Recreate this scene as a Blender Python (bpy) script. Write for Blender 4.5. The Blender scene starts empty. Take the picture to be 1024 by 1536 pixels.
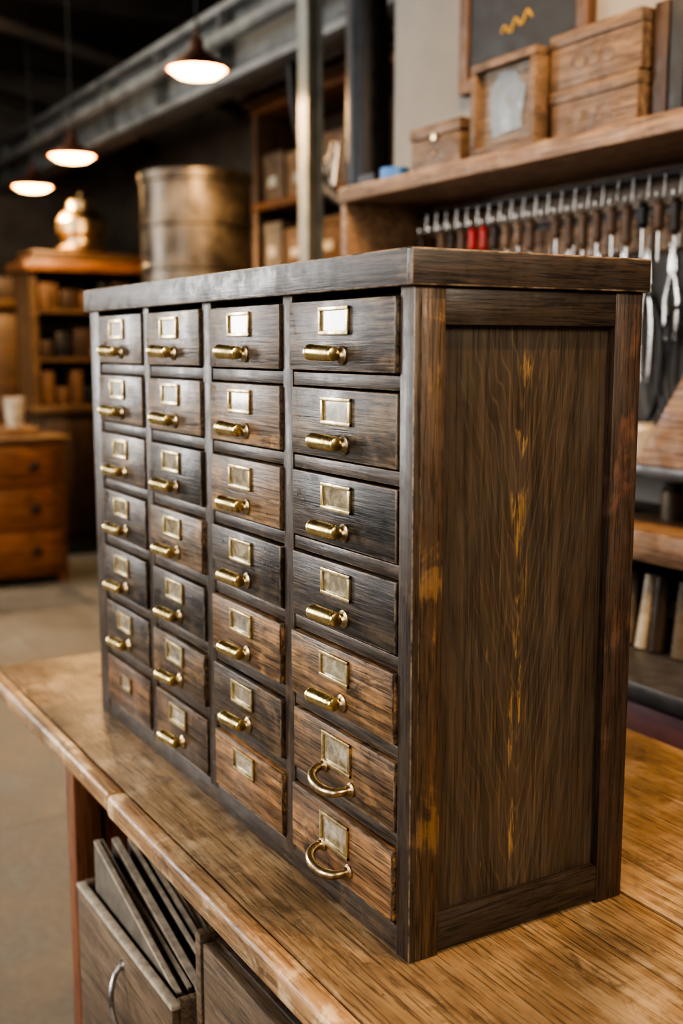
import bpy, bmesh, math, random
from mathutils import Vector, Matrix
random.seed(7)
scene = bpy.context.scene
COL = scene.collection
try:
    scene.view_settings.look = 'AgX - High Contrast'
    scene.view_settings.exposure = 0.5
except Exception:
    pass

# ------------------------------------------------------------------ materials
class NT:
    def __init__(s, name):
        s.m = bpy.data.materials.new(name); s.m.use_nodes = True
        s.t = s.m.node_tree; s.t.nodes.clear()
        s.out = s.t.nodes.new('ShaderNodeOutputMaterial')
        s.b = s.t.nodes.new('ShaderNodeBsdfPrincipled')
        s.t.links.new(s.b.outputs[0], s.out.inputs[0])
    def put(s, sock, v):
        if v is None: return
        if isinstance(v, bpy.types.NodeSocket): s.t.links.new(v, sock)
        else:
            if isinstance(v, (tuple, list)) and len(v) == 3 and sock.type == 'RGBA': v = (*v, 1)
            sock.default_value = v
    def obj(s):
        return s.t.nodes.new('ShaderNodeTexCoord').outputs['Object']
    def mapping(s, vec, scale=(1,1,1), loc=(0,0,0), rot=(0,0,0)):
        n = s.t.nodes.new('ShaderNodeMapping')
        s.put(n.inputs['Vector'], vec); s.put(n.inputs['Scale'], scale); s.put(n.inputs['Location'], loc); s.put(n.inputs['Rotation'], rot)
        return n.outputs[0]
    def noise(s, vec, scale=1, detail=4, rough=.6, dist=0):
        n = s.t.nodes.new('ShaderNodeTexNoise')
        s.put(n.inputs['Vector'], vec); s.put(n.inputs['Scale'], scale); s.put(n.inputs['Detail'], detail)
        s.put(n.inputs['Roughness'], rough); s.put(n.inputs['Distortion'], dist)
        return n.outputs[0]
    def math(s, op, a, b=0.0, c=None, clamp=False):
        n = s.t.nodes.new('ShaderNodeMath'); n.operation = op; n.use_clamp = clamp
        s.put(n.inputs[0], a); s.put(n.inputs[1], b)
        if c is not None: s.put(n.inputs[2], c)
        return n.outputs[0]
    def rng(s, v, a, b, c=0., d=1.):
        n = s.t.nodes.new('ShaderNodeMapRange'); n.interpolation_type = 'SMOOTHSTEP'
        s.put(n.inputs[0], v); s.put(n.inputs[1], a); s.put(n.inputs[2], b); s.put(n.inputs[3], c); s.put(n.inputs[4], d)
        return n.outputs[0]
    def mix(s, f, a, b, mode='MIX'):
        n = s.t.nodes.new('ShaderNodeMix'); n.data_type = 'RGBA'; n.blend_type = mode
        s.put(n.inputs[0], f); s.put(n.inputs[6], a); s.put(n.inputs[7], b)
        return n.outputs[2]
    def ramp(s, f, stops):
        n = s.t.nodes.new('ShaderNodeValToRGB'); e = n.color_ramp.elements
        while len(e) < len(stops): e.new(.5)
        for i, (p, c) in enumerate(stops):
            e[i].position = p; e[i].color = (*c, 1)
        s.put(n.inputs[0], f); return n.outputs[0]
    def bump(s, h, st=.3, dist=.002):
        n = s.t.nodes.new('ShaderNodeBump'); s.put(n.inputs['Height'], h)
        n.inputs['Strength'].default_value = st; n.inputs['Distance'].default_value = dist
        s.t.links.new(n.outputs[0], s.b.inputs['Normal'])
    def sep(s, v):
        n = s.t.nodes.new('ShaderNodeSeparateXYZ'); s.put(n.inputs[0], v); return n.outputs
    def base(s, c): s.put(s.b.inputs['Base Color'], c)
    def rough(s, c): s.put(s.b.inputs['Roughness'], c)
    def metal(s, c): s.put(s.b.inputs['Metallic'], c)

def wood(name, dark, mid, light, axis='X', fine=1., rough=.42, wear=None, objcol=False, bump=.35, dark_spots=0., wear_amt=.7, pore=.45, grain=.5, spec=.5, blotch=None):
    m = NT(name); o = m.obj()
    if objcol:
        oi = m.t.nodes.new('ShaderNodeObjectInfo')
        comb = m.t.nodes.new('ShaderNodeCombineXYZ')
        r = m.math('MULTIPLY', oi.outputs['Random'], 9.0)
        for k in range(3): m.put(comb.inputs[k], r)
        va = m.t.nodes.new('ShaderNodeVectorMath'); va.operation = 'ADD'
        m.put(va.inputs[0], o); m.put(va.inputs[1], comb.outputs[0]); o = va.outputs[0]
    def sc(l, w): return tuple(a*fine for a in {'X': (l, w, w), 'Y': (w, l, w), 'Z': (w, w, l)}[axis])
    n1 = m.noise(m.mapping(o, sc(6, 120)), 1, 5, .65, .4)
    n2 = m.noise(m.mapping(o, sc(2.2, 20)), 1, 4, .6, 1.2)
    n3 = m.noise(m.mapping(o, sc(14, 330)), 1, 3, .7)
    v = m.math('ADD', m.math('MULTIPLY', n1, grain), m.math('MULTIPLY', n2, 1-grain))
    c = m.ramp(v, [(.34, dark), (.5, mid), (.66, light)])
    pores = m.rng(n3, .36, .52, pore, 1.)
    c = m.mix(1., c, pores, 'MULTIPLY')
    big = m.noise(o, 9, 6, .65, .6)
    if wear:
        wm = m.rng(m.math('ADD', big, m.math('MULTIPLY', m.math('SUBTRACT', n1, .5), .5)), wear[1], wear[2])
        c = m.mix(m.math('MULTIPLY', wm, wear_amt), c, wear[0])
        c = m.mix(.45, c, m.mix(1., c, pores, 'MULTIPLY'))
    if dark_spots:
        ds = m.noise(m.mapping(o, sc(6, 16), (3, 1, 2)), 1, 7, .7, .8)
        dm = m.rng(ds, .57, .68, 0, dark_spots)
        c = m.mix(dm, c, tuple(a*.3 for a in dark))
    if blotch:
        b1 = m.noise(m.mapping(o, (1, 1.5, 1), (7, 3, 1)), 11, 9, .72, .5)
        c = m.mix(m.rng(b1, .565, .64, 0, .6), c, blotch)
        b2 = m.noise(m.mapping(o, (1, 1, 1), (1, 8, 1)), 3.2, 5, .6, .3)
        c = m.mix(1., c, m.rng(b2, .35, .65, .62, 1.25), 'MULTIPLY')
        b3 = m.noise(m.mapping(o, (1, 1, 1), (4, 8, 2)), 70, 4, .7, .2)
        c = m.mix(m.rng(b3, .64, .70, 0, .7), c, tuple(a*.6 for a in blotch))
        s1 = m.noise(m.mapping(o, (9, 300, 30), (2, 4, 4), (0, 0, .22)), 1, 2, .5)
        c = m.mix(m.rng(s1, .68, .73, 0, .5), c, tuple(min(1, a*1.5) for a in light))
        s2 = m.noise(m.mapping(o, (200, 7, 30), (5, 4, 4), (0, 0, .5)), 1, 2, .5)
        c = m.mix(m.rng(s2, .70, .74, 0, .5), c, blotch)
    if objcol:
        c = m.mix(1., c, oi.outputs['Color'], 'MULTIPLY')
    m.base(c)
    sm = m.noise(o, 24, 7, .75)
    rr = m.math('ADD', m.rng(sm, .3, .7, rough-.12, rough+.16), m.math('MULTIPLY', n3, .08))
    m.rough(rr)
    m.b.inputs['Specular IOR Level'].default_value = spec
    m.bump(m.math('ADD', m.math('MULTIPLY', n1, .6), m.math('ADD', m.math('MULTIPLY', n3, .6), m.math('MULTIPLY', sm, .4))), bump, .0015)
    return m.m

def plain(name, col, rough=.5, metal=0., var=.25, scale=20, bump=.1, emit=None, strength=0):
    m = NT(name); o = m.obj()
    n = m.noise(o, scale, 6, .65)
    c = m.mix(m.rng(n, .3, .7), tuple(a*(1-var) for a in col), tuple(min(1, a*(1+var)) for a in col))
    m.base(c); m.rough(m.rng(n, .3, .7, max(.03, rough-.1), min(1, rough+.1))); m.metal(metal)
    if bump: m.bump(n, bump, .003)
    if emit:
        m.put(m.b.inputs['Emission Color'], emit); m.b.inputs['Emission Strength'].default_value = strength
    return m.m

M = {}
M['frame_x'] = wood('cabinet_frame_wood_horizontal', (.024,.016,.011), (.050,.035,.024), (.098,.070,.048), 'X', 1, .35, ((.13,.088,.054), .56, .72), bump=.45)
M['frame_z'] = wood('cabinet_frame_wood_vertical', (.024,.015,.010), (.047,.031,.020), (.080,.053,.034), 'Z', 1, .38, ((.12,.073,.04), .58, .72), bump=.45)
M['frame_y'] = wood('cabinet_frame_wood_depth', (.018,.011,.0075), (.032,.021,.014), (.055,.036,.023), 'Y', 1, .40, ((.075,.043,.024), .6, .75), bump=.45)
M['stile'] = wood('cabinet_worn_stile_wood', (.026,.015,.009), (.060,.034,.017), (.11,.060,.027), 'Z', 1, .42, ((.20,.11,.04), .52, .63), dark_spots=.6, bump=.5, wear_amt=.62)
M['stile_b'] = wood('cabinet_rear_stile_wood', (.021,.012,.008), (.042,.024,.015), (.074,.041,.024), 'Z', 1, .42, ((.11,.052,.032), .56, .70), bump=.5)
M['drawer'] = wood('drawer_front_wood', (.045,.034,.026), (.15,.111,.081), (.36,.262,.182), 'X', 1, .33, ((.48,.33,.19), .50, .66), objcol=True, bump=.6, dark_spots=.85, wear_amt=.6, pore=.4)
M['edge'] = plain('worn_wood_edge', (.12,.085,.055), .4, 0, .85, 45, .2)
M['dark'] = plain('dark_interior', (.008,.006,.005), .9, 0, .2)

# side panel with cathedral figure and worn golden flame marks
m = NT('side_panel_wood'); o = m.obj(); xyz = m.sep(o)
wob = m.noise(m.mapping(o, (10, 10, 4)), 1, 3, .6)
jit = m.noise(m.mapping(o, (60, 60, 14)), 1, 3, .6)
u = m.math('ADD', m.math('SUBTRACT', xyz[1], .150), m.math('MULTIPLY', m.math('SUBTRACT', wob, .5), .03))
absu = m.math('ABSOLUTE', u)
au = m.math('SQRT', m.math('ADD', m.math('MULTIPLY', u, u), .00004))
ph = m.math('ADD', m.math('SUBTRACT', xyz[2], m.math('MULTIPLY', au, 4.5)), m.math('MULTIPLY', m.math('SUBTRACT', jit, .5), .010))
ring = m.math('SINE', m.math('MULTIPLY', m.math('ADD', ph, m.math('MULTIPLY', wob, .16)), 40))
ring2 = m.math('SINE', m.math('MULTIPLY', m.math('ADD', ph, m.math('MULTIPLY', wob, .16)), 135))
n1 = m.noise(m.mapping(o, (150, 150, 4)), 1, 5, .65, .2)
n2 = m.noise(m.mapping(o, (22, 22, 1.5)), 1, 4, .6, .4)
n3 = m.noise(m.mapping(o, (420, 420, 10)), 1, 3, .7)
c = m.ramp(m.math('ADD', m.math('MULTIPLY', n1, .6), m.math('MULTIPLY', n2, .4)), [(.34, (.026,.017,.011)), (.5, (.048,.033,.021)), (.66, (.076,.052,.033))])
c = m.mix(m.rng(ring, .2, 1., 0, .35), c, (.027,.018,.012))
c = m.mix(m.math('MULTIPLY', m.rng(ring2, .75, 1., 0, .45), m.rng(absu, .02, .11, 1, .15)), c, (.105,.070,.038))
gs = m.noise(m.mapping(o, (330, 330, 30), (1, 2, .35)), 1, 4, .7, .5)
fillm = m.rng(gs, .46, .60)
z_ = m.math('ADD', xyz[2], m.math('MULTIPLY', m.math('SUBTRACT', jit, .5), .05))
gold = None
for (yc, zc, hw, hl, taper) in ((.151, 1.433, .0080, .026, 0), (.149, 1.352, .0095, .014, 1), (.147, 1.266, .0135, .044, 1), (.147, 1.148, .0095, .044, 1),
                                (.141, 1.045, .0045, .060, 0), (.153, 1.07, .003, .035, 0), (.145, .915, .0042, .045, 0), (.158, 1.20, .0022, .04, 0)):
    t = m.math('DIVIDE', m.math('SUBTRACT', z_, zc-hl), 2*hl)
    ins = m.math('MULTIPLY', m.rng(t, 0, .12), m.rng(t, .8, 1., 1, 0))
    if taper: wd = m.math('MULTIPLY', m.math('ADD', m.math('MULTIPLY', t, .95), .15), hw)
    else: wd = m.math('MULTIPLY', m.math('SINE', m.math('MULTIPLY', t, 3.1)), hw)
    wd = m.math('MAXIMUM', wd, .0004)
    du = m.math('ABSOLUTE', m.math('ADD', m.math('SUBTRACT', xyz[1], yc), m.math('MULTIPLY', m.math('SUBTRACT', wob, .5), .012)))
    g = m.math('MULTIPLY', ins, m.rng(m.math('DIVIDE', du, wd), .4, 1.4, 1, 0))
    gold = g if gold is None else m.math('MAXIMUM', gold, g)
gold = m.math('MULTIPLY', gold, fillm)
gs2 = m.rng(m.noise(m.mapping(o, (300, 300, 9), (5, 5, 1)), 1, 3, .6), .60, .68, 0, .35)
gold = m.math('MAXIMUM', gold, m.math('MULTIPLY', gs2, m.rng(absu, .015, .05, 1, 0)))
gs3 = m.rng(m.noise(m.mapping(o, (200, 200, 20), (2, 9, 4)), 1, 3, .6), .70, .76, 0, .4)
gold = m.math('MAXIMUM', gold, m.math('MULTIPLY', gs3, m.rng(absu, .05, .12, 1, 0)))
c = m.mix(m.math('MULTIPLY', gold, .72), c, (.30,.18,.065))
c = m.mix(1., c, m.rng(n3, .34, .52, .5, 1.), 'MULTIPLY')
m.base(c); m.rough(m.rng(m.noise(o, 14, 5, .7), .3, .7, .34, .54)); m.bump(m.math('ADD', n1, m.math('MULTIPLY', n3, .7)), .35, .0012)
M['panel'] = m.m

M['bench'] = wood('workbench_top_wood', (.15,.090,.044), (.24,.152,.077), (.32,.212,.115), 'X', .75, .35, ((.40,.29,.175), .50, .70), bump=.45, dark_spots=.6, wear_amt=.6, pore=.5, grain=.35, blotch=(.075,.047,.027))
M['bench_edge'] = wood('workbench_nosing_wood', (.19,.10,.045), (.32,.18,.082), (.44,.28,.145), 'X', .8, .38, ((.66,.47,.28), .5, .64), bump=.4, dark_spots=.5, pore=.55, grain=.35, blotch=(.09,.05,.026))
M['redwood'] = wood('bench_leg_wood', (.09,.030,.013), (.19,.070,.028), (.27,.11,.045), 'Z', .8, .5)
M['mid_x'] = wood('old_board_wood', (.065,.042,.025), (.13,.086,.051), (.21,.146,.09), 'X', .8, .5, dark_spots=.5)
M['mid_z'] = wood('brown_upright_wood', (.06,.030,.015), (.12,.062,.032), (.18,.10,.052), 'Z', .7, .5)
M['shelf'] = wood('shelf_board_wood', (.14,.077,.039), (.23,.132,.070), (.31,.19,.105), 'X', .6, .5, ((.33,.225,.14), .5, .7))
M['crate'] = wood('crate_wood', (.085,.050,.028), (.16,.10,.058), (.23,.15,.092), 'X', .6, .55, ((.055,.034,.023), .52, .66))
M['chest'] = wood('orange_chest_wood', (.09,.034,.012), (.17,.067,.025), (.24,.105,.042), 'Y', .5, .42)
M['hutch'] = wood('dark_hutch_wood', (.020,.011,.007), (.042,.023,.013), (.073,.041,.023), 'Z', .5, .5)
M['hutch_l'] = wood('hutch_shelf_wood', (.048,.024,.011), (.095,.051,.023), (.14,.08,.038), 'Y', .5, .45)

def metal_mat(name, c1, c2, lo, hi, r0, r1, sc=60, bump=.12):
    m = NT(name); o = m.obj(); n = m.noise(o, sc, 6, .7)
    m.base(m.mix(m.rng(n, lo, hi), c1, c2)); m.metal(1.); m.rough(m.rng(n, .3, .7, r0, r1)); m.bump(n, bump, .0006)
    return m.m
M['brass'] = metal_mat('aged_brass', (.74,.59,.29), (.38,.28,.14), .46, .72, .20, .38, 40, .06)
M['bframe'] = metal_mat('label_frame_brass', (.74,.61,.35), (.34,.26,.15), .44, .68, .26, .44)
M['bronze'] = metal_mat('dull_bronze', (.50,.38,.22), (.20,.14,.085), .42, .66, .26, .42)
m = NT('label_card'); o = m.obj(); n = m.noise(o, 60, 5, .7, .8)
m.base(m.ramp(n, [(.3, (.085,.062,.036)), (.48, (.20,.16,.095)), (.66, (.42,.35,.24))])); m.rough(.25); m.b.inputs['Coat Weight'].default_value = .7
M['card'] = m.m

m = NT('concrete_floor'); o = m.obj(); n = m.noise(o, 2.2, 8, .65, .3); n2 = m.noise(o, 40, 6, .7)
c = m.ramp(n, [(.3, (.062,.064,.060)), (.5, (.10,.102,.096)), (.7, (.145,.146,.137))])
c = m.mix(.5, c, m.mix(1., c, m.rng(n2, .3, .7, .6, 1.2), 'MULTIPLY'))
xyz = m.sep(o)
jx = m.math('ABSOLUTE', m.math('SUBTRACT', m.math('FRACT', m.math('DIVIDE', xyz[0], 1.6)), .5))
jy = m.math('ABSOLUTE', m.math('SUBTRACT', m.math('FRACT', m.math('DIVIDE', xyz[1], 1.6)), .5))
j = m.math('MAXIMUM', m.rng(jx, .0, .005, 1, 0), m.rng(jy, 0, .005, 1, 0))
m.base(m.mix(m.math('MULTIPLY', j, .6), c, (.03,.028,.024))); m.rough(m.rng(n, .3, .7, .5, .75)); m.bump(n2, .2, .003)
M['floor'] = m.m
M['plaster'] = plain('grey_plaster', (.22,.205,.18), .8, 0, .15, 3, .1)
M['plaster_d'] = plain('brown_plaster', (.16,.135,.108), .85, 0, .3, 2, .1)
M['ceil'] = plain('dark_ceiling_boards', (.034,.025,.018), .8, 0, .4, 4, .1)
M['steel_p'] = plain('painted_steel_post', (.20,.20,.175), .6, .1, .2, 8)
M['steel_b'] = plain('painted_steel_beam', (.17,.173,.168), .55, .2, .3, 5)
M['dsteel'] = plain('dark_iron', (.03,.03,.033), .45, .6, .3, 20)
M['steel'] = plain('tool_steel', (.38,.36,.34), .32, 1., .3, 30)
M['drum'] = plain('weathered_drum_metal', (.10,.082,.062), .42, .6, .5, 6)
M['black'] = plain('chalkboard_black', (.018,.018,.018), .6, 0, .3)
M['dark_backing'] = plain('dark_wall_backing', (.085,.076,.066), .7, 0, .3, 6)  # tone of the sheet added to darken the wall behind the tools
M['glass'] = plain('dusty_dark_glass', (.06,.064,.06), .35, 0, .7, 22, 0)
M['red'] = plain('red_plastic', (.5,.03,.02), .4)
M['blue'] = plain('blue_plastic', (.03,.13,.36), .4)
M['white'] = plain('cream_ceramic', (.46,.41,.33), .3)
M['mauve'] = plain('mauve_painted_wood', (.19,.092,.098), .55, 0, .15)
M['greytop'] = plain('dark_grey_counter', (.058,.058,.062), .4, 0, .2)
M['paper'] = plain('aged_paper_edges', (.36,.30,.23), .8, 0, .25, 60, .2)
M['board_g'] = plain('grey_cardboard', (.13,.108,.083), .8, 0, .25, 30)
M['yellow'] = plain('yellow_chalk', (.42,.26,.05), .8)
M['shade'] = plain('pendant_shade_metal', (.09,.038,.018), .45, .6, .3)
M['bulb'] = plain('warm_glowing_diffuser', (1,.7,.35), .5, 0, 0, 5, 0, (1,.62,.22), 13.)
M['bulb_in'] = plain('warm_shade_lining', (1,.6,.25), .5, 0, 0, 5, 0, (1,.42,.08), 4.)
M['skyglass'] = plain('frosted_window_glass', (.7,.75,.8), .3, 0, .05, 3, 0, (.92,.95,1), 1.2)
M['leather'] = plain('black_cable_rubber', (.025,.025,.027), .45)

# ------------------------------------------------------------------ mesh builder
class MB:
    def __init__(s, name, mats):
        s.name = name; s.bm = bmesh.new(); s.mats = mats
    def idx(s, k):
        if k not in s.mats: s.mats.append(k)
        return s.mats.index(k)
    def box(s, x0, x1, y0, y1, z0, z1, mat, bev=0., seg=2, rot=None, piv=None, em=None):
        mi = s.idx(mat)
        vs = bmesh.ops.create_cube(s.bm, size=1)['verts']
        T = Matrix.Translation(((x0+x1)/2, (y0+y1)/2, (z0+z1)/2)) @ Matrix.Diagonal((abs(x1-x0), abs(y1-y0), abs(z1-z0), 1))
        if rot is not None:
            p = Vector(piv) if piv else Vector(((x0+x1)/2, (y0+y1)/2, (z0+z1)/2))
            T = Matrix.Translation(p) @ rot @ Matrix.Translation(-p) @ T
        bmesh.ops.transform(s.bm, matrix=T, verts=vs)
        fs = {f for v in vs for f in v.link_faces}
        for f in fs: f.material_index = mi
        if bev > 0:
            es = {e for v in vs for e in v.link_edges}
            bmesh.ops.bevel(s.bm, geom=list(es), offset=bev, segments=seg, profile=.5, affect='EDGES', material=s.idx(em) if em else -1)
    def cyl(s, p0, p1, r0, r1, mat, n=20, caps=True):
        mi = s.idx(mat); p0 = Vector(p0); p1 = Vector(p1); d = p1-p0
        R = d.to_track_quat('Z', 'Y').to_matrix().to_4x4()
        vs = bmesh.ops.create_cone(s.bm, cap_ends=caps, segments=n, radius1=r0, radius2=r1, depth=d.length,
                                   matrix=Matrix.Translation((p0+p1)/2) @ R)['verts']
        for f in {f for v in vs for f in v.link_faces}: f.material_index = mi
    def lathe(s, prof, org, axis, mat, n=24):
        mi = s.idx(mat); R = Vector(axis).to_track_quat('Z', 'Y').to_matrix(); org = Vector(org); rings = []
        for r, z in prof:
            rings.append([s.bm.verts.new(org + R @ Vector((max(r,1e-5)*math.cos(2*math.pi*i/n), max(r,1e-5)*math.sin(2*math.pi*i/n), z))) for i in range(n)])
        for a, b in zip(rings, rings[1:]):
            for i in range(n):
                f = s.bm.faces.new((a[i], a[(i+1)%n], b[(i+1)%n], b[i])); f.material_index = mi
    def tube(s, pts, r, mat, n=10, closed=False):
        mi = s.idx(mat); pts = [Vector(p) for p in pts]; rings = []; N = len(pts)
        rs = r if isinstance(r, (list, tuple)) else [r]*N
        up = None
        for i, p in enumerate(pts):
            if closed: d = pts[(i+1)%N]-pts[i-1]
            else: d = pts[min(i+1, N-1)]-pts[max(i-1, 0)]
            d.normalize()
            if up is None: up = Vector((0,0,1)) if abs(d.z) < .9 else Vector((1,0,0))
            a = d.cross(up).normalized(); b = a.cross(d).normalized(); up = b
            rings.append([s.bm.verts.new(p + rs[i]*(a*math.cos(2*math.pi*k/n)+b*math.sin(2*math.pi*k/n))) for k in range(n)])
        pairs = list(zip(rings, rings[1:]))
        if closed: pairs.append((rings[-1], rings[0]))
        for A, B in pairs:
            for k in range(n):
                f = s.bm.faces.new((A[k], A[(k+1)%n], B[(k+1)%n], B[k])); f.material_index = mi
        if not closed:
            for R_ in (rings[0], rings[-1]):
                f = s.bm.faces.new(R_); f.material_index = mi
    def poly(s, pts, thick, mat):
        mi = s.idx(mat); t = Vector(thick)
        a = [s.bm.verts.new(Vector(p)) for p in pts]; b = [s.bm.verts.new(Vector(p)+t) for p in pts]
        fs = [s.bm.faces.new(a), s.bm.faces.new(b[::-1])]
        for i in range(len(a)):
            j = (i+1) % len(a); fs.append(s.bm.faces.new((a[j], a[i], b[i], b[j])))
        for f in fs: f.material_index = mi
    def done(s, parent=None, angle=28):
        bmesh.ops.recalc_face_normals(s.bm, faces=s.bm.faces[:])
        for f in s.bm.faces: f.smooth = True
        for e in s.bm.edges:
            e.smooth = len(e.link_faces) == 2 and e.calc_face_angle(0) < math.radians(angle)
        me = bpy.data.meshes.new(s.name); s.bm.to_mesh(me); s.bm.free()
        for k in s.mats: me.materials.append(M[k])
        ob = bpy.data.objects.new(s.name, me); COL.objects.link(ob)
        if parent:
            ob.parent = parent; ob.matrix_parent_inverse = Matrix.Translation(-parent.location)
        return ob

def empty(name, loc):
    e = bpy.data.objects.new(name, None); e.location = loc; e.empty_display_size = .1; COL.objects.link(e); return e

# ------------------------------------------------------------------ room shell
def shell(name, b, mat):
    o = MB(name, []); o.box(*b, mat); return o.done()
shell('floor', (-9.7, 3.7, -3.7, 3.4, -.1, 0), 'floor')
shell('ceiling', (-9.7, 3.7, -3.7, 3.4, 3.9, 4.0), 'ceil')
shell('wall_right', (-2.25, 3.5, 1.45, 1.6, 0, 3.9), 'plaster')
shell('wall_right_return', (-2.25, -2.1, 1.6, 3.2, 0, 3.9), 'plaster_d')
shell('wall_back', (-9.5, -2.25, 3.2, 3.35, 0, 3.9), 'plaster_d')
shell('wall_far', (-9.65, -9.5, -3.5, 3.35, 0, 3.9), 'plaster_d')
shell('wall_near', (3.5, 3.65, -3.5, 1.6, 0, 3.9), 'plaster_d')
w = MB('wall_left', [])
w.box(-9.5, 3.5, -3.65, -3.5, 0, 1.0, 'plaster_d'); w.box(-9.5, 3.5, -3.65, -3.5, 3.2, 3.9, 'plaster_d')
wx = [-7.3, -5.3, -4.4, -2.8, -1.9, -.3, .8, 2.4]
ed = [-9.5]+wx+[3.5]
for i in range(0, len(ed), 2): w.box(ed[i], ed[i+1], -3.65, -3.5, 1.0, 3.2, 'plaster_d')
w.done()
for i in range(4):
    a, b = wx[2*i], wx[2*i+1]
    w = MB('window_%d' % (i+1), [])
    w.box(a, b, -3.60, -3.59, 1.0, 3.2, 'skyglass')
    for k in range(4):
        x = a+(b-a)*k/3; w.box(x-.02, x+.02, -3.585, -3.54, 1.0, 3.2, 'dsteel')
    for k in range(5):
        z = 1.0+2.2*k/4; w.box(a, b, -3.585, -3.545, z-.02, z+.02, 'dsteel')
    w.done()
b = MB('ceiling_trusses', [])
for x in (-8.6, -6.8, -5.0, -3.2, -1.4, .4, 2.2):
    b.box(x-.07, x+.07, -3.5, 3.2, 3.68, 3.9, 'ceil')
    pts = [(x, -3.4+6.5*i/16, 3.15+.5*math.sin(math.pi*i/16)) for i in range(17)]
    if x < -3.5: b.tube(pts, .05, 'ceil', 8)
b.done()

# ------------------------------------------------------------------ drawer cabinet
Z0 = .80; TOP = 1.55; SB = 1.513; DEP = .307
cab = empty('card_file_drawer_cabinet', (-.5, .15, Z0))
f = MB('top_slab', [])
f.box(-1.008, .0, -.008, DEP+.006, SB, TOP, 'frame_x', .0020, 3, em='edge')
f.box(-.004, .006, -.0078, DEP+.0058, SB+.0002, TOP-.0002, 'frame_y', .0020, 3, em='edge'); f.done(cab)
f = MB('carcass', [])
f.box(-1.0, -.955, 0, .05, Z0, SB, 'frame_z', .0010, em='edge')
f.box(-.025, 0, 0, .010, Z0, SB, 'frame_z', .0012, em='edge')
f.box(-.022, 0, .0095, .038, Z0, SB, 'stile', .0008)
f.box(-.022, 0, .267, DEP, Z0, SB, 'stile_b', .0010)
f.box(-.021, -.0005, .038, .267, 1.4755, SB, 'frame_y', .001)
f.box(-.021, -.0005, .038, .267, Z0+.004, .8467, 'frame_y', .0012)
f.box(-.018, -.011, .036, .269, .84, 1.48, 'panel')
f.box(-1.0, -.985, .05, DEP, Z0, SB, 'frame_z', .001)
f.box(-.99, -.02, DEP-.012, DEP-.002, Z0+.005, SB, 'frame_x')
f.box(-.98, -.022, .012, DEP-.012, Z0+.01, .826, 'dark')
f.box(-.98, -.022, .045, DEP-.012, .826, SB-.002, 'dark')
cols = [(-.951, -.7478), (-.7216, -.521), (-.4897, -.2825), (-.2555, -.0265)]
tops = [1.5055-.0977*i for i in range(7)]; H = .0795
for a, b_ in ((-.7465, -.7225), (-.5195, -.491), (-.281, -.257)):
    f.box(a, b_, .001, .045, Z0+.025, SB, 'frame_z', .0010, em='edge')
for i, t in enumerate(tops[1:]):
    zb = tops[i]-H
    for a, b_ in ((-.957, -.7465), (-.7225, -.5195), (-.491, -.281), (-.257, -.024)):
        f.box(a, b_, .0025, .045, t+.0015, zb-.0015, 'frame_x', .0010, em='edge')
f.box(-.957, -.024, .0015, .045, Z0, .832, 'frame_x', .0015, em='edge')
f.done(cab)

tones = [
 [(.70,.65,.59), (.72,.64,.56), (.58,.52,.46), (.34,.33,.33), (.32,.31,.31), (.40,.36,.32), (.64,.47,.34)],
 [(.62,.57,.53), (.72,.65,.58), (.28,.28,.29), (.92,.81,.68), (.24,.24,.25), (.60,.52,.43), (.50,.41,.33)],
 [(.66,.60,.55), (1.0,.84,.66), (1.08,.88,.65), (.25,.25,.26), (1.0,.78,.55), (.38,.34,.30), (1.28,.93,.58)],
 [(.50,.50,.52), (.43,.425,.42), (.24,.245,.26), (.24,.245,.26), (1.02,.78,.52), (.76,.60,.44), (1.15,.85,.56)]]

def drawer_pull(mb, x, y, z):
    mb.lathe([(0,0), (.0105,0), (.0105,.0022), (.0075,.004), (.0052,.0065), (.0052,.013), (.0,.0135)], (x+.003, y, z-.003), (0,-1,0), 'bronze', 22)
    a = Vector((x+.009, y-.0125, z-.0015)); d = Vector((-.048, -.0075, .002)); L = d.length
    mb.lathe([(0,0), (.0052,.0003), (.0078,.0018), (.0084,.004), (.0066,.0062), (.0066,.0075), (.0082,.0095), (.0086,.012),
              (.0086,L-.009), (.0091,L-.008), (.0091,L-.004), (.0082,L-.0015), (.0055,L), (0,L)], a, d, 'brass', 28)
def bow_pull(mb, x, y, z):
    for dx in (-.030, .030):
        mb.lathe([(0,0), (.0085,0), (.0085,.002), (.0062,.004), (.0052,.007), (0,.007)], (x+dx, y, z+(.006 if dx < 0 else -.004)), (0,-1,0), 'bronze', 18)
    pts = []
    for i in range(25):
        t = i/24*math.pi
        pts.append((x+.030*math.cos(t), y-.004-.023*math.sin(t)**.6, z-.004+.010*i/24-.006*math.sin(t)))
    mb.tube(pts, [.0048+.0014*math.sin(i/24*math.pi) for i in range(25)], 'bronze', 14)
def label(mb, x, y, ztop, h=.031, w=.064, mat='bframe'):
    x0, x1 = x-w/2, x+w/2; z1 = ztop; z0 = ztop-h; t = .0046; p = .0038
    mb.box(x0, x1, y-p, y, z1-t, z1, mat, .0009); mb.box(x0, x1, y-p, y, z0, z0+t, mat, .0009)
    mb.box(x0, x0+t, y-p+.0002, y, z0, z1, mat, .0009); mb.box(x1-t, x1, y-p+.0002, y, z0, z1, mat, .0009)
    mb.box(x0+.002, x1-.002, y-.0008, y, z0+.002, z1-.002, 'card')

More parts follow.
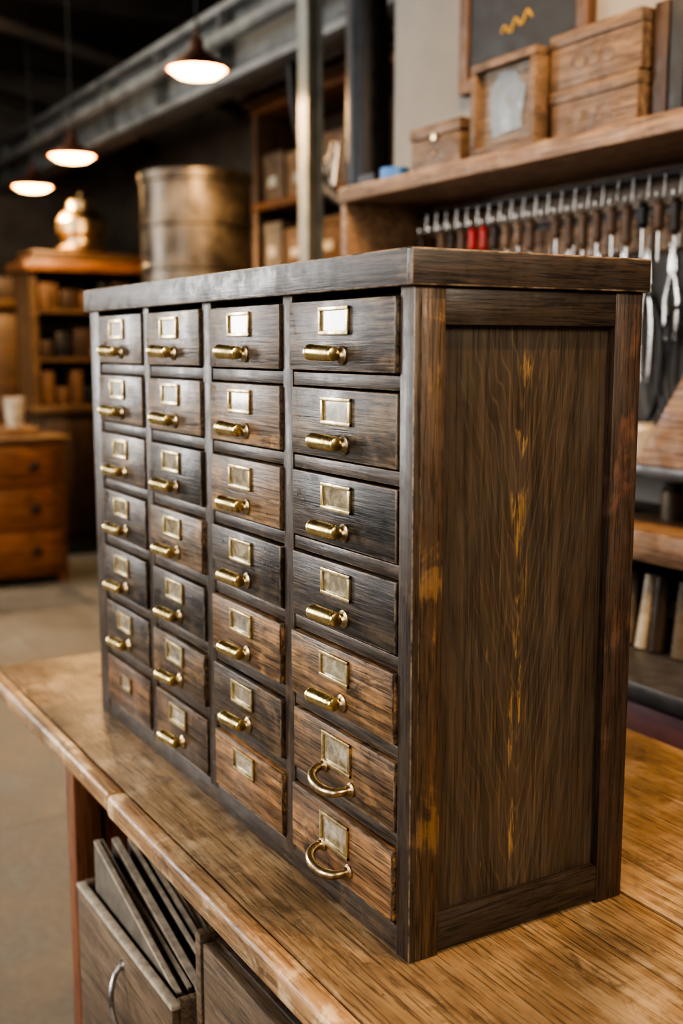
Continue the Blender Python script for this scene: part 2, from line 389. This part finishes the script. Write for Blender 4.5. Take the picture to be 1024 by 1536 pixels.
rr = random.Random(3)
for c, (a, b_) in enumerate(cols):
    for r, t in enumerate(tops):
        h = H if r < 6 else .0835
        yf = -.0015-rr.random()*.0035
        dr = MB('drawer_front_%d_%d' % (c+1, r+1), [])
        tilt = Matrix.Rotation(math.radians(rr.uniform(-.35, .35)), 4, 'Y')
        dr.box(a+.001, b_-.001, yf, .04, t-h+.001, t-.001, 'drawer', .0016, 2, rot=tilt, em='edge')
        ob = dr.done(cab); ob.color = (*tones[c][r], 1)
        hw = MB('drawer_hardware_%d_%d' % (c+1, r+1), [])
        cx = (a+b_)/2-.007; big = (c == 3 and r >= 5)
        if c == 0 and r == 6: label(hw, cx, yf, t-.020, .026, .055, 'bronze')
        else: label(hw, cx, yf, t-.0075-rr.random()*.002, .040 if big else .031)
        if not ((c == 0 and r == 6) or (c == 2 and r == 6)):
            if big: bow_pull(hw, cx+.002, yf, t-.057)
            else: drawer_pull(hw, cx+.014, yf, t-.058)
        hw.done(cab)

# ------------------------------------------------------------------ workbench
BF, BB, BL, BR = -.123, .75, -1.38, .62
wb = empty('wooden_workbench', (-.4, .3, 0))
p = MB('bench_top', [])
p.box(BL, BR, BF+.028, .215, .768, Z0, 'bench', .0015)
p.box(BL, BR, .2165, .3115, .768, Z0-.0004, 'bench', .0015)
p.box(BL, BR, .3155, BB, .768, Z0, 'bench', .0025)
p.box(BL, -.6145, BF, BF+.0285, .766, Z0, 'bench_edge', .009, 4)
p.box(-.6125, BR, BF-.003, BF+.0285, .764, Z0+.0003, 'bench_edge', .009, 4)
p.done(wb)
p = MB('bench_frame', [])
p.box(-.93, -.885, BF+.03, -.045, 0, .766, 'redwood', .003)
p.box(-.93, -.885, .66, .71, 0, .766, 'redwood', .003)
p.box(-.922, -.895, -.045, .66, .06, .766, 'redwood')
p.box(.50, .545, BF+.03, -.045, 0, .766, 'redwood', .003); p.box(.50, .545, .66, .71, 0, .766, 'redwood', .003)
p.box(.51, .535, -.045, .66, .06, .766, 'redwood')
p.box(-.895, .51, .66, .69, .06, .766, 'hutch')
p.box(-.895, .51, BF+.05, .66, .30, .322, 'mid_x', .002)
p.box(-.885, .50, BF+.04, BF+.06, .10, .30, 'hutch', .002)
p.done(wb)
p = MB('bench_drawer_unit', [])
p.box(-.335, .50, -.085, .60, .325, .705, 'hutch', .002)
p.box(-.335, -.318, -.105, -.075, .325, .712, 'mid_x', .002)
p.box(-.315, .08, -.103, -.08, .33, .702, 'mid_x', .003); p.box(.09, .49, -.103, -.08, .33, .702, 'mid_x', .003)
for x in (-.02, .39):
    p.tube([(x-.05, -.105, .43), (x-.045, -.13, .43), (x+.045, -.13, .43), (x+.05, -.105, .43)], .004, 'steel', 8)
p.done(wb)
bn = MB('open_file_bin', [])
bn.box(-.765, -.362, -.128, -.116, .324, .594, 'mid_x', .002)
bn.box(-.766, -.361, -.129, -.115, .590, .598, 'paper', .002)
bn.box(-.765, -.362, .30, .315, .324, .594, 'mid_x', .002)
bn.box(-.765, -.752, -.116, .30, .324, .60, 'mid_x', .002); bn.box(-.375, -.362, -.116, .30, .324, .60, 'mid_x', .002)
bn.box(-.752, -.375, -.116, .30, .324, .334, 'mid_x')
hx = -.555
pts = [(hx, -.129, .560)]+[(hx+.045*i/10, -.129-.024*math.sin(math.pi*i/10)**.6, .560-.10*i/10) for i in range(1, 10)]+[(hx+.045, -.129, .460)]
bn.tube(pts, .004, 'steel', 10)
for k, z in ((0, .560), (.045, .460)): bn.lathe([(0,0), (.009,0), (.008,.002), (0,.003)], (hx+k, -.128, z), (0,-1,0), 'steel', 14)
bn.done()
fl = MB('stack_of_file_boards', [])
yy = -.108; rr = random.Random(11)
while yy < .27:
    th = rr.choice([.005, .007, .010]); zt = .662+rr.uniform(-.012, .018); zr = .582+rr.uniform(-.012, .012)
    x0 = -.742+rr.uniform(0, .012); x1 = -.39+rr.uniform(-.012, .006)
    fl.poly([(x0, yy, .336), (x1, yy, .336), (x1, yy, zr), (x0, yy, zt)], (0, th, 0), rr.choice(['board_g', 'mid_x', 'board_g']))
    fl.poly([(x0+.001, yy-.0005, zt-.003), (x1-.001, yy-.0005, zr-.003), (x1-.001, yy-.0005, zr+.0020), (x0+.001, yy-.0005, zt+.0020)], (0, th+.001, 0), 'paper')
    yy += th+rr.choice([.003, .005, .009])
fl.done()

# ------------------------------------------------------------------ wall shelf and its objects
SZ = 1.915
sh = MB('long_wall_shelf', [])
sh.box(-2.03, 1.6, 1.10, 1.447, SZ-.042, SZ, 'shelf', .003)
sh.box(-2.03, -2.00, 1.11, 1.447, 1.25, SZ-.042, 'shelf', .002)
sh.box(-2.0, 1.6, 1.42, 1.447, SZ-.13, SZ-.042, 'mid_x')
sh.box(1.57, 1.6, 1.11, 1.447, 1.25, SZ-.042, 'shelf', .002)
sh.done()

def box_with_lid(name, x0, x1, y0, y1, z0, z1, lid=.03):
    o = MB(name, [])
    o.box(x0, x1, y0, y1, z0, z1-lid-.002, 'crate', .002)
    o.box(x0-.004, x1+.004, y0-.004, y1+.004, z1-lid, z1, 'crate', .002)
    cx = (x0+x1)/2
    o.box(cx-.012, cx+.012, y0-.008, y0-.003, z1-lid-.012, z1-lid+.008, 'bronze', .001)
    o.lathe([(0,0), (.006,0), (.004,.006), (0,.007)], (cx, y0, (z0+z1-lid)/2), (0,-1,0), 'bronze', 12)
    return o.done()
box_with_lid('small_wooden_box', -1.718, -1.496, 1.15, 1.30, SZ+.001, 2.035)

def crate(name, x0, x1, y0, y1, z0, z1):
    o = MB(name, []); t = .012
    o.box(x0, x1, y0, y0+t, z0, z1, 'crate', .002); o.box(x0, x1, y1-t, y1, z0, z1, 'crate', .002)
    o.box(x0, x0+t, y0+t, y1-t, z0, z1, 'crate', .002); o.box(x1-t, x1, y0+t, y1-t, z0, z1, 'crate', .002)
    o.box(x0-.003, x1+.003, y0-.004, y1+.003, z1-.028, z1+.0, 'crate', .003)
    o.box(x0+t, x1-t, y0+t, y1-t, z0, z0+.01, 'crate')
    for k in range(3):
        a = -.045+.045*k
        o.lathe([(.017,0), (.017,.001), (.013,.001), (.013,.0003), (0,.0006)], ((x0+x1)/2+a, y0-.0003, (z0+z1)/2-.014), (0,-1,0), 'mid_x', 16)
    return o.done()
crate('wooden_crate', -1.145, -.875, 1.15, 1.38, SZ+.001, 2.028)
crate('wooden_crate', -1.15, -.868, 1.15, 1.39, 2.030, 2.15)
crate('wooden_crate', -.55, -.22, 1.16, 1.40, SZ+.001, 2.07)

fr = MB('framed_picture_box', [])
x0, x1, y0, z0, z1, t = -1.41, -1.165, 1.115, SZ+.001, 2.135, .020
fr.box(x0, x1, y0, y0+.07, z1-t, z1, 'crate', .003); fr.box(x0, x1, y0, y0+.07, z0, z0+t, 'crate', .003)
fr.box(x0, x0+t, y0+.0005, y0+.07, z0+t, z1-t, 'crate', .003); fr.box(x1-t, x1, y0+.0005, y0+.07, z0+t, z1-t, 'crate', .003)
fr.box(x0+t, x1-t, y0+.02, y0+.065, z0+t, z1-t, 'mid_x')
def sq_(v): return math.copysign(abs(v)**.55, v)
pts = [((x0+x1)/2+.004*math.sin(7*a)+(.064+.005*math.sin(5*a))*sq_(math.cos(a)), y0+.02, (z0+z1)/2+(.070+.008*math.cos(3*a+1))*sq_(math.sin(a))) for a in [2*math.pi*k/48+.01 for k in range(48)]]
fr.poly(pts, (0, -.002, 0), 'glass')
fr.done()
bb = MB('framed_chalkboard', [])
bb.box(-1.85, -1.35, 1.425, 1.45, 2.20, 2.85, 'black')
for q in ((-1.87, -1.83, 2.18, 2.87), (-1.37, -1.33, 2.18, 2.87)): bb.box(q[0], q[1], 1.415, 1.45, q[2], q[3], 'mid_z', .003)
for q in ((2.18, 2.22), (2.83, 2.87)): bb.box(-1.87, -1.33, 1.413, 1.45, q[0], q[1], 'mid_z', .003)
pts = [(-1.68+.010*i, 1.423, 2.315+.014*math.sin(i*1.3)+.002*i) for i in range(14)]
bb.tube(pts, .004, 'yellow', 6)
bb.done()
tb = MB('tagged_bottle', [])
tb.lathe([(0,0), (.03,0), (.032,.01), (.032,.09), (.014,.12), (.013,.16), (.016,.165), (0,.165)], (-1.455, 1.22, SZ+.001), (0,0,1), 'glass', 20)
tb.box(-1.475, -1.435, 1.18, 1.186, SZ+.17, SZ+.215, 'white', .001); tb.tube([(-1.455, 1.22, SZ+.16), (-1.455, 1.2, SZ+.19), (-1.455, 1.186, SZ+.21)], .002, 'white', 6)
tb.done()
bl = MB('blue_tape_roll', [])
bl.lathe([(.022,0), (.042,0), (.042,.035), (.022,.035), (.022,0)], (-1.83, 1.17, SZ+.001), (0,0,1), 'blue', 24); bl.done()
tr = MB('dark_metal_tray', [])
tr.box(-1.99, -1.89, 1.14, 1.28, SZ+.001, SZ+.006, 'dsteel')
for q in ((-1.99, -1.985, 1.14, 1.28), (-1.895, -1.89, 1.14, 1.28), (-1.99, -1.89, 1.14, 1.145), (-1.99, -1.89, 1.275, 1.28)): tr.box(*q, SZ+.001, SZ+.032, 'dsteel')
tr.done()
bk = MB('row_of_dark_ledgers', [])
for i in range(6):
    x = -.855+i*.045; bk.box(x, x+.04, 1.17, 1.36, SZ+.001, SZ+.24+.02*(i%3), ['hutch', 'black', 'mid_z'][i%3], .004)
bk.done()

# hook rail & tools
hke = empty('tool_hook_rail_with_hand_tools', (0, 1.44, 1.72))
hk = MB('hook_rail', [])
hk.box(-1.99, 1.5, 1.442, 1.45, 1.21, 1.87, 'dark_backing')  # dark sheet added over the wall so it reads darker behind the tools
hk.box(-1.99, 1.5, 1.425, 1.45, 1.68, 1.765, 'shelf', .003)
hk.cyl((-1.99, 1.36, 1.845), (1.5, 1.36, 1.845), .007, .007, 'dsteel', 10)
for x in (-1.95, -.8, .3, 1.4): hk.box(x-.01, x+.01, 1.35, 1.45, 1.835, 1.855, 'dsteel')
def hook(mb, x, y, z, L=.06, mat='steel'):
    pts = [(x, y, z)]+[(x, y-.004, z-L*.7)]+[(x, y-.004-.012*(1-math.cos(a)), z-L*.7-.012*math.sin(a)) for a in [math.pi*k/8 for k in range(1, 9)]]+[(x, y-.028, z-L*.7+.008)]
    mb.tube(pts, .0034, mat, 6)
x = -1.93
while x < 1.4:
    hook(hk, x, 1.352, 1.845, .075); x += .05
x = -1.9
while x < 1.4:
    hook(hk, x, 1.424, 1.72, .05); x += .09
hk.done(hke)
ht = MB('hanging_hand_tools', [])
rr = random.Random(5); x = -1.93; i = 0
while x < 1.35:
    z = 1.785; y = 1.335
    hm = 'red' if i in (4, 5) else rr.choice(['crate', 'mid_z', 'dsteel', 'shelf', 'hutch', 'shelf'])
    L = rr.uniform(.06, .10)
    ht.lathe([(0,0), (.007,.001), (.013,.012), (.011,L*.6), (.013,L*.85), (.006,L), (0,L)], (x, y, z), (0,0,-1), hm, 12)
    ht.cyl((x, y, z-L), (x, y, z-L-rr.uniform(.05, .10)), .0036, .0026, 'steel', 8)
    x += .05 if i % 9 else .10; i += 1
def pliers(mb, x, y, z, L):
    for s_ in (-1, 1):
        c_ = Vector((x, y, z-L*.28))
        mb.poly([c_+Vector((0, 0, -.015)), c_+Vector((s_*.012, 0, 0)), c_+Vector((s_*.011, 0, L*.12)), (x+s_*.004, y, z)], (0, -.006, 0), 'steel')
        pts = [c_+Vector((0, -.003, .008)), c_+Vector((s_*.010, -.003, -.02)), c_+Vector((s_*.020, -.003, -L*.3)), c_+Vector((s_*.019, -.003, -L*.5)), c_+Vector((s_*.014, -.003, -L*.72))]
        mb.tube(pts, [.005, .006, .007, .007, .005], 'steel' if int(x*100) % 2 else 'leather', 8)
    mb.lathe([(0,0), (.008,0), (.007,.004), (0,.005)], (x, y-.005, z-L*.28), (0,-1,0), 'steel', 12)
for k, x_ in enumerate((-1.24, -1.15, -1.07, -.99, -.92, -.84, -.75, -.64, -.5, -.35, -.1, .2)):
    pliers(ht, x_, 1.40, 1.69, .22+.05*(k % 3))
for cx, cz, R_ in ((-1.08, 1.42, .15), (-.95, 1.40, .13), (-1.3, 1.43, .14), (-.2, 1.43, .14)):
    for k in range(3):
        ht.tube([(cx+(R_*.42+.005*k)*math.cos(a), 1.41-.012*k, cz+(R_+.01*k)*math.sin(a)) for a in [2*math.pi*j/28 for j in range(28)]], .004, 'leather', 6, True)
ht.done(hke)

# lower shelving + counter
ls = MB('parts_shelving_unit', [])
ls.box(-1.75, .9, 1.16, 1.447, 1.175, 1.20, 'greytop', .002)
ls.box(-1.75, .9, 1.10, 1.447, 1.005, 1.07, 'shelf', .003)
for x in (-1.75, -.45, .88): ls.box(x, x+.02, 1.17, 1.44, .811, 1.175, 'mid_z')
ls.box(-.97, -.80, 1.0975, 1.0995, 1.032, 1.056, 'blue')
ls.done()
ct = MB('mauve_base_cabinet', [])
ct.box(-1.9, 1.2, .93, 1.447, .775, .81, 'greytop', .003)
ct.box(-1.88, 1.18, .955, 1.44, .06, .775, 'mauve')
ct.box(-1.86, 1.16, .99, 1.43, 0, .06, 'black')
x = -1.87
while x < 1.1:
    ct.box(x, x+.29, .94, .956, .56, .765, 'mauve', .003); ct.box(x, x+.29, .94, .956, .08, .55, 'mauve', .003)
    ct.lathe([(0,0), (.006,0), (.006,.012), (.013,.018), (.011,.028), (0,.03)], (x+.145, .94, .66), (0,-1,0), 'bronze', 14)
    x += .30
ct.done()
def bin_(name, x, y, z, w, d, h, mat):
    o = MB(name, []); t = .006
    o.box(x, x+w, y, y+d, z, z+t, mat)
    for q in ((x, x+w, y, y+t), (x, x+w, y+d-t, y+d), (x, x+t, y, y+d), (x+w-t, x+w, y, y+d)): o.box(*q, z, z+h, mat, .001)
    o.box(x+w*.3, x+w*.7, y-.003, y, z+h*.5, z+h*.8, 'white'); return o.done()
for i in range(9):
    x = -1.6+i*.25
    if abs(x+.45) < .25 and x < -.3: continue
    bin_('parts_bin', x, 1.20, .811, .17, .2, .12+.03*(i % 3), ['dsteel', 'board_g', 'crate'][i % 3])
for i, x in enumerate((-1.5, -1.02, -.95, -.84, -.6, -.1, .3)):
    j = MB('storage_jar', []); mt = ['white', 'glass', 'white', 'drum'][i % 4]
    z = 1.201 if i % 2 == 0 else 1.0705; R_ = .032; hh = .08
    j.lathe([(0,0), (R_,0), (R_*1.05,.01), (R_*1.05,hh*.8), (R_*.8,hh*.95), (R_*.85,hh), (R_*.7,hh), (0,hh*.98)], (x, 1.28, z), (0,0,1), mt, 22); j.done()
sq = MB('wooden_set_square', [])
sq.poly([(-.86, 1.17, 1.2015), (-.66, 1.17, 1.2015), (-.70, 1.21, 1.48), (-.715, 1.21, 1.48)], (0, .014, 0), 'shelf'); sq.done()
rr = random.Random(9)
rl = MB('rolled_drawings', [])
for i in range(7):
    x = -.98+i*.05+rr.uniform(-.01, .01); rl.cyl((x, 1.13, .812), (x+rr.uniform(-.02, .02), 1.15, .97), .018, .018, ['board_g', 'white', 'hutch'][i % 3], 14)
rl.done()

# ------------------------------------------------------------------ structure in the back
po = MB('steel_post', [])
po.box(-3.20, -3.12, 1.60, 1.61, 0, 3.9, 'steel_p'); po.box(-3.20, -3.12, 1.66, 1.67, 0, 3.9, 'steel_p'); po.box(-3.165, -3.157, 1.61, 1.66, 0, 3.9, 'steel_p')
po.box(-3.25, -3.07, 1.57, 1.72, 0, .02, 'steel_p')
po.done()
dp = MB('cast_iron_drainpipe', [])
dp.cyl((-2.68, 1.60, 0), (-2.68, 1.60, 3.9), .075, .075, 'dsteel', 24)
for z in (.5, 1.95, 3.1): dp.lathe([(.075,0), (.092,.005), (.092,.06), (.075,.065)], (-2.68, 1.60, z), (0,0,1), 'dsteel', 24)
dp.box(-2.70, -2.66, 1.66, 1.75, 1.96, 2.0, 'dsteel')
dp.tube([(-2.80, 1.53, 2.2), (-2.80, 1.50, 2.12), (-2.80, 1.53, 2.04), (-2.80, 1.55, 2.2)], .008, 'steel', 8)
dp.done()
pl = MB('wooden_wall_panelling', [])
pl.box(-2.6, -2.26, 1.75, 1.80, 0, 3.9, 'mid_z', .003); pl.box(-2.28, -2.26, 1.46, 1.75, 0, 3.9, 'steel_p'); pl.done()
bme = empty('steel_ceiling_beam', (-6.2, 2.03, 2.8))
bm_ = MB('i_beam', [])
bm_.box(-9.5, -3.0, 1.93, 2.13, 3.16, 3.20, 'steel_b', .004); bm_.box(-9.5, -3.0, 1.93, 2.13, 2.80, 2.84, 'steel_b', .004)
bm_.box(-9.5, -3.0, 2.02, 2.04, 2.84, 3.16, 'steel_b')
x = -9.2
while x < -3.1: bm_.box(x, x+.012, 1.94, 2.02, 2.84, 3.16, 'steel_b'); x += .9
bm_.cyl((-9.5, 1.86, 2.98), (-3.0, 1.86, 2.98), .04, .04, 'steel_b', 16)
bm_.done(bme)
br = MB('curved_bracket', [])
pts = [(-3.3-.75*math.sin(a), 2.03, 2.05+.74*(1-math.cos(a))) for a in [math.pi/2*k/12 for k in range(13)]]
br.tube(pts, .03, 'dsteel', 8); br.tube([(-3.25, 2.03, 0), (-3.25, 2.03, 2.8)], .035, 'dsteel', 8); br.done(bme)

# bookcase
bce = empty('tall_wooden_bookcase', (-4.5, 2.65, 0))
bc = MB('bookcase_frame', [])
X0, X1, Y0, Y1 = -5.35, -3.75, 2.45, 2.85
bc.box(X0, X0+.06, Y0, Y1, 0, 2.85, 'mid_z', .004); bc.box(X1-.06, X1, Y0, Y1, 0, 2.85, 'mid_z', .004); bc.box(X0, X1, Y1-.02, Y1, 0, 2.85, 'hutch')
for z in (.1, .55, 1.0, 1.45, 1.85, 2.25, 2.80): bc.box(X0, X1, Y0-.01, Y1-.02, z, z+.045, 'chest', .004)
bc.box(X0-.04, X1+.04, Y0-.05, Y1, 2.85, 2.92, 'mid_z', .006)
bc.done(bce)
cc = MB('boxes_on_shelves', [])
rr = random.Random(2)
for z in (.145, .595, 1.045, 1.495, 1.895, 2.295):
    x = X0+.09
    while x < X1-.35:
        w_ = rr.uniform(.2, .34); h_ = rr.uniform(.2, .31)
        mt = rr.choice(['crate', 'shelf', 'mid_z', 'board_g', 'crate'])
        cc.box(x, x+w_, Y0+.03, Y1-.06, z, z+h_, mt, .006)
        cc.box(x-.004, x+w_+.004, Y0+.026, Y1-.056, z+h_*.8, z+h_, mt, .003)
        cc.box(x+w_*.3, x+w_*.7, Y0+.022, Y0+.027, z+h_*.3, z+h_*.5, 'white')
        x += w_+.04
cc.done(bce)

# drum on cabinet
ds = MB('low_plank_cabinet', [])
ds.box(-5.05, -4.15, 1.38, 2.08, .08, 1.40, 'hutch', .004); ds.box(-5.10, -4.10, 1.34, 2.12, 1.40, 1.45, 'mid_x', .006)
for k in range(3): ds.box(-4.152, -4.135, 1.41+.22*k, 1.61+.22*k, .12, 1.36, 'hutch', .006)
for sx in (-5.03, -4.21):
    for sy in (1.40, 2.02): ds.box(sx, sx+.05, sy, sy+.05, 0, .08, 'hutch')
ds.done()
dm = MB('weathered_metal_drum', [])
R_ = .282; S = .87; prof = [(0,0), (R_,0)]
for k in range(4):
    z = S*k/4; prof += [(R_, z+.02), (R_, z+.165), (R_+.010, z+.172), (R_+.010, z+.19), (R_, z+.196)]
prof += [(R_, S-.03), (R_+.012, S-.025), (R_+.012, S), (R_-.015, S), (R_-.015, S-.03), (0, S-.03)]
dm.lathe(prof, (-4.60, 1.76, 1.452), (0,0,1), 'drum', 48); dm.done()

# hutch & chest
hu = MB('tall_dark_hutch', [])
hx0, hx1, hy0, hy1 = -7.25, -6.8, 1.50, 2.36
hu.box(hx0, hx1, hy0, hy1, .08, 1.0, 'hutch', .004); hu.box(hx0-.02, hx1+.05, hy0-.04, hy1+.04, 1.0, 1.05, 'hutch_l', .006)
hu.box(hx0, hx0+.02, hy0, hy1, 1.05, 2.0, 'hutch'); hu.box(hx0, hx1-.05, hy0, hy0+.05, 1.05, 2.0, 'hutch_l'); hu.box(hx0, hx1-.05, hy1-.05, hy1, 1.05, 2.0, 'hutch')
for z in (1.35, 1.68): hu.box(hx0+.02, hx1-.06, hy0+.05, hy1-.05, z, z+.03, 'hutch_l')
hu.box(hx0-.02, hx1+.02, hy0-.05, hy1+.05, 1.96, 2.03, 'chest', .008)
hu.box(hx0+.03, hx1-.05, hy0+.02, hy1-.02, 2.03, 2.10, 'hutch_l', .008)
for k in range(2): hu.box(hx1, hx1+.02, hy0+.04+.41*k, hy0+.40+.41*k, .14, .96, 'hutch', .01)
hu.box(hx0, hx1, hy0, hy1, 0, .08, 'black')
rr = random.Random(8)
for z in (1.05, 1.38, 1.71):
    y = hy0+.08
    while y < hy1-.2:
        w_ = rr.uniform(.06, .16); hu.box(hx0+.06, hx1-.1, y, y+w_, z, z+rr.uniform(.12, .24), rr.choice(['hutch', 'mid_z', 'hutch', 'dsteel']), .006); y += w_+.02
hu.done()
ur = MB('brass_urn_lantern', [])
ur.lathe([(0,0), (.17,0), (.18,.03), (.14,.06), (.14,.10), (.17,.14), (.17,.22), (.14,.27), (.10,.30), (.10,.36), (.03,.39), (.02,.42), (0,.43)], (-7.02, 1.93, 2.101), (0,0,1), 'bronze', 32); ur.done()
cb = MB('low_side_cabinet', [])
cb.box(-8.6, -8.1, .35, 1.9, .08, 1.75, 'hutch', .006); cb.box(-8.65, -8.05, .3, 1.95, 1.75, 1.82, 'hutch_l', .008); cb.box(-8.58, -8.12, .37, 1.88, 0, .08, 'black')
for k in range(4): cb.box(-8.1, -8.08, .38+.38*k, .73+.38*k, .14, 1.7, 'hutch_l' if k % 2 else 'hutch', .01)
cb.done()
cb = MB('stacked_crates_on_cabinet', [])
for k in range(4): cb.box(-8.5, -8.2, .45+.37*k, .74+.37*k, 1.822, 2.0+.12*(k % 3), ['mid_z', 'crate', 'chest', 'hutch'][k], .008)
cb.done()
ch = MB('three_drawer_chest', [])
cx0, cx1, cy0, cy1 = -6.42, -5.92, .55, 1.42
ch.box(cx0, cx1, cy0, cy1, .05, .875, 'chest', .005); ch.box(cx0-.02, cx1+.035, cy0-.035, cy1+.035, .875, .912, 'hutch_l', .008)
for k in range(3):
    z = .09+.262*k; ch.box(cx1, cx1+.018, cy0+.04, cy1-.04, z, z+.245, 'chest', .008)
    for y in (cy0+.2, cy1-.2):
        ch.lathe([(0,0), (.014,0), (.012,.012), (.026,.022), (.024,.034), (0,.04)], (cx1+.018, y, z+.125), (1,0,0), 'dsteel', 18)
for y in (cy0, cy1-.06):
    for x in (cx0, cx1-.06): ch.box(x, x+.06, y, y+.06, 0, .05, 'chest')
ch.done()
cp = MB('cream_cup', [])
cp.lathe([(0,0), (.045,0), (.05,.01), (.068,.17), (.071,.18), (.062,.18), (.045,.02), (0,.02)], (-6.13, 1.18, .963), (0,0,1), 'white', 28); cp.done()
tr = MB('wooden_serving_tray', [])
tr.box(-6.35, -5.98, .80, 1.29, .913, .93, 'shelf', .003)
for q in ((-6.35, -6.335, .80, 1.29), (-5.995, -5.98, .80, 1.29), (-6.35, -5.98, .80, .815), (-6.35, -5.98, 1.275, 1.29)): tr.box(*q, .93, .962, 'shelf', .003)
tr.box(-6.2, -6.05, 1.10, 1.26, .93, .9625, 'mid_x', .003)
tr.done()

# ------------------------------------------------------------------ pendant lamps
def pendant(x, y, z, R_, power):
    e = empty('pendant_lamp', (x, y, z))
    o = MB('shade', [])
    o.lathe([(R_,0), (R_*1.02,.005), (R_*.97,.016), (R_*.68,.045), (R_*.36,.07), (R_*.24,.085), (R_*.22,.12), (R_*.10,.13), (R_*.08,.16), (0,.16)], (x, y, z), (0,0,1), 'shade', 36)
    o.lathe([(R_*.99,.001), (R_*.94,.006), (R_*.66,.036), (0,.045)], (x, y, z), (0,0,1), 'bulb_in', 36)
    o.cyl((x, y, z+.15), (x, y, 3.9), .005, .005, 'black', 8); o.lathe([(0,0), (.05,0), (.05,-.03), (0,-.04)], (x, y, 3.9), (0,0,1), 'black', 16)
    o.done(e)
    o = MB('glowing_diffuser', []); o.lathe([(R_*.90,.002), (R_*.85,-.010), (R_*.65,-.026), (R_*.35,-.034), (0,-.037)], (x, y, z), (0,0,1), 'bulb', 32); o.done(e)
    l = bpy.data.lights.new('pendant_light', 'SPOT'); l.spot_size = math.radians(165); l.spot_blend = .4; l.shadow_soft_size = 0.0
    l.energy = power; l.color = (1, .62, .30)
    lo = bpy.data.objects.new('pendant_light', l); lo.location = (x, y, z-.05); COL.objects.link(lo)
    lo.parent = e; lo.matrix_parent_inverse = Matrix.Translation(-e.location)
pendant(-3.64, 1.36, 2.60, .125, 85)
pendant(-5.82, 1.50, 2.565, .135, 95)
pendant(-7.04, 1.60, 2.54, .135, 100)
pendant(-8.6, -.4, 2.55, .135, 110)
pendant(-.9, .62, 3.0, .15, 60)
pendant(.6, .35, 3.0, .15, 75)

# ------------------------------------------------------------------ lights
def area(name, loc, target, sx, sy, power, color):
    l = bpy.data.lights.new(name, 'AREA'); l.shape = 'RECTANGLE'; l.size = sx; l.size_y = sy; l.energy = power; l.color = color
    o = bpy.data.objects.new(name, l); o.location = loc
    o.rotation_euler = (Vector(target)-Vector(loc)).to_track_quat('-Z', 'Y').to_euler(); COL.objects.link(o)
area('window_daylight_a', (-6.0, -3.3, 2.2), (-1.0, -.2, 1.2), 2.0, 2.3, 225, (1,.985,.96))
area('window_daylight_b', (-1.1, -3.45, 2.1), (-.8, 0, 1.2), 1.6, 2.2, 85, (1,.975,.94))
area('window_daylight_c', (1.6, -3.45, 2.1), (.4, 0, 1.2), 1.6, 2.2, 60, (1,.96,.90))
area('side_fill_light', (2.6, .2, 2.9), (0, .3, 1.2), 1.4, 1.0, 70, (1,.87,.70))  # unseen fill light, added to brighten the cabinet's side panel
area('background_fill_light', (-5.5, .6, 3.6), (-5.5, 1.2, 0), 3.0, 1.2, 28, (1,.86,.68))  # fill light with no fixture, added to lift the background

wld = bpy.data.worlds.new('world'); scene.world = wld; wld.use_nodes = True
wld.node_tree.nodes['Background'].inputs[0].default_value = (.8,.75,.65,1); wld.node_tree.nodes['Background'].inputs[1].default_value = .15

# ------------------------------------------------------------------ camera
cam = bpy.data.cameras.new('camera'); co = bpy.data.objects.new('camera', cam); COL.objects.link(co)
co.location = (.9318, -.6318, 1.4537); co.rotation_euler = (math.radians(90-8.33), 0, math.radians(59.5))
cam.sensor_fit = 'VERTICAL'; cam.sensor_height = 36; cam.lens = 39.68; cam.clip_start = .05
cam.dof.use_dof = True; cam.dof.focus_distance = 1.28; cam.dof.aperture_fstop = 3.3
scene.camera = co
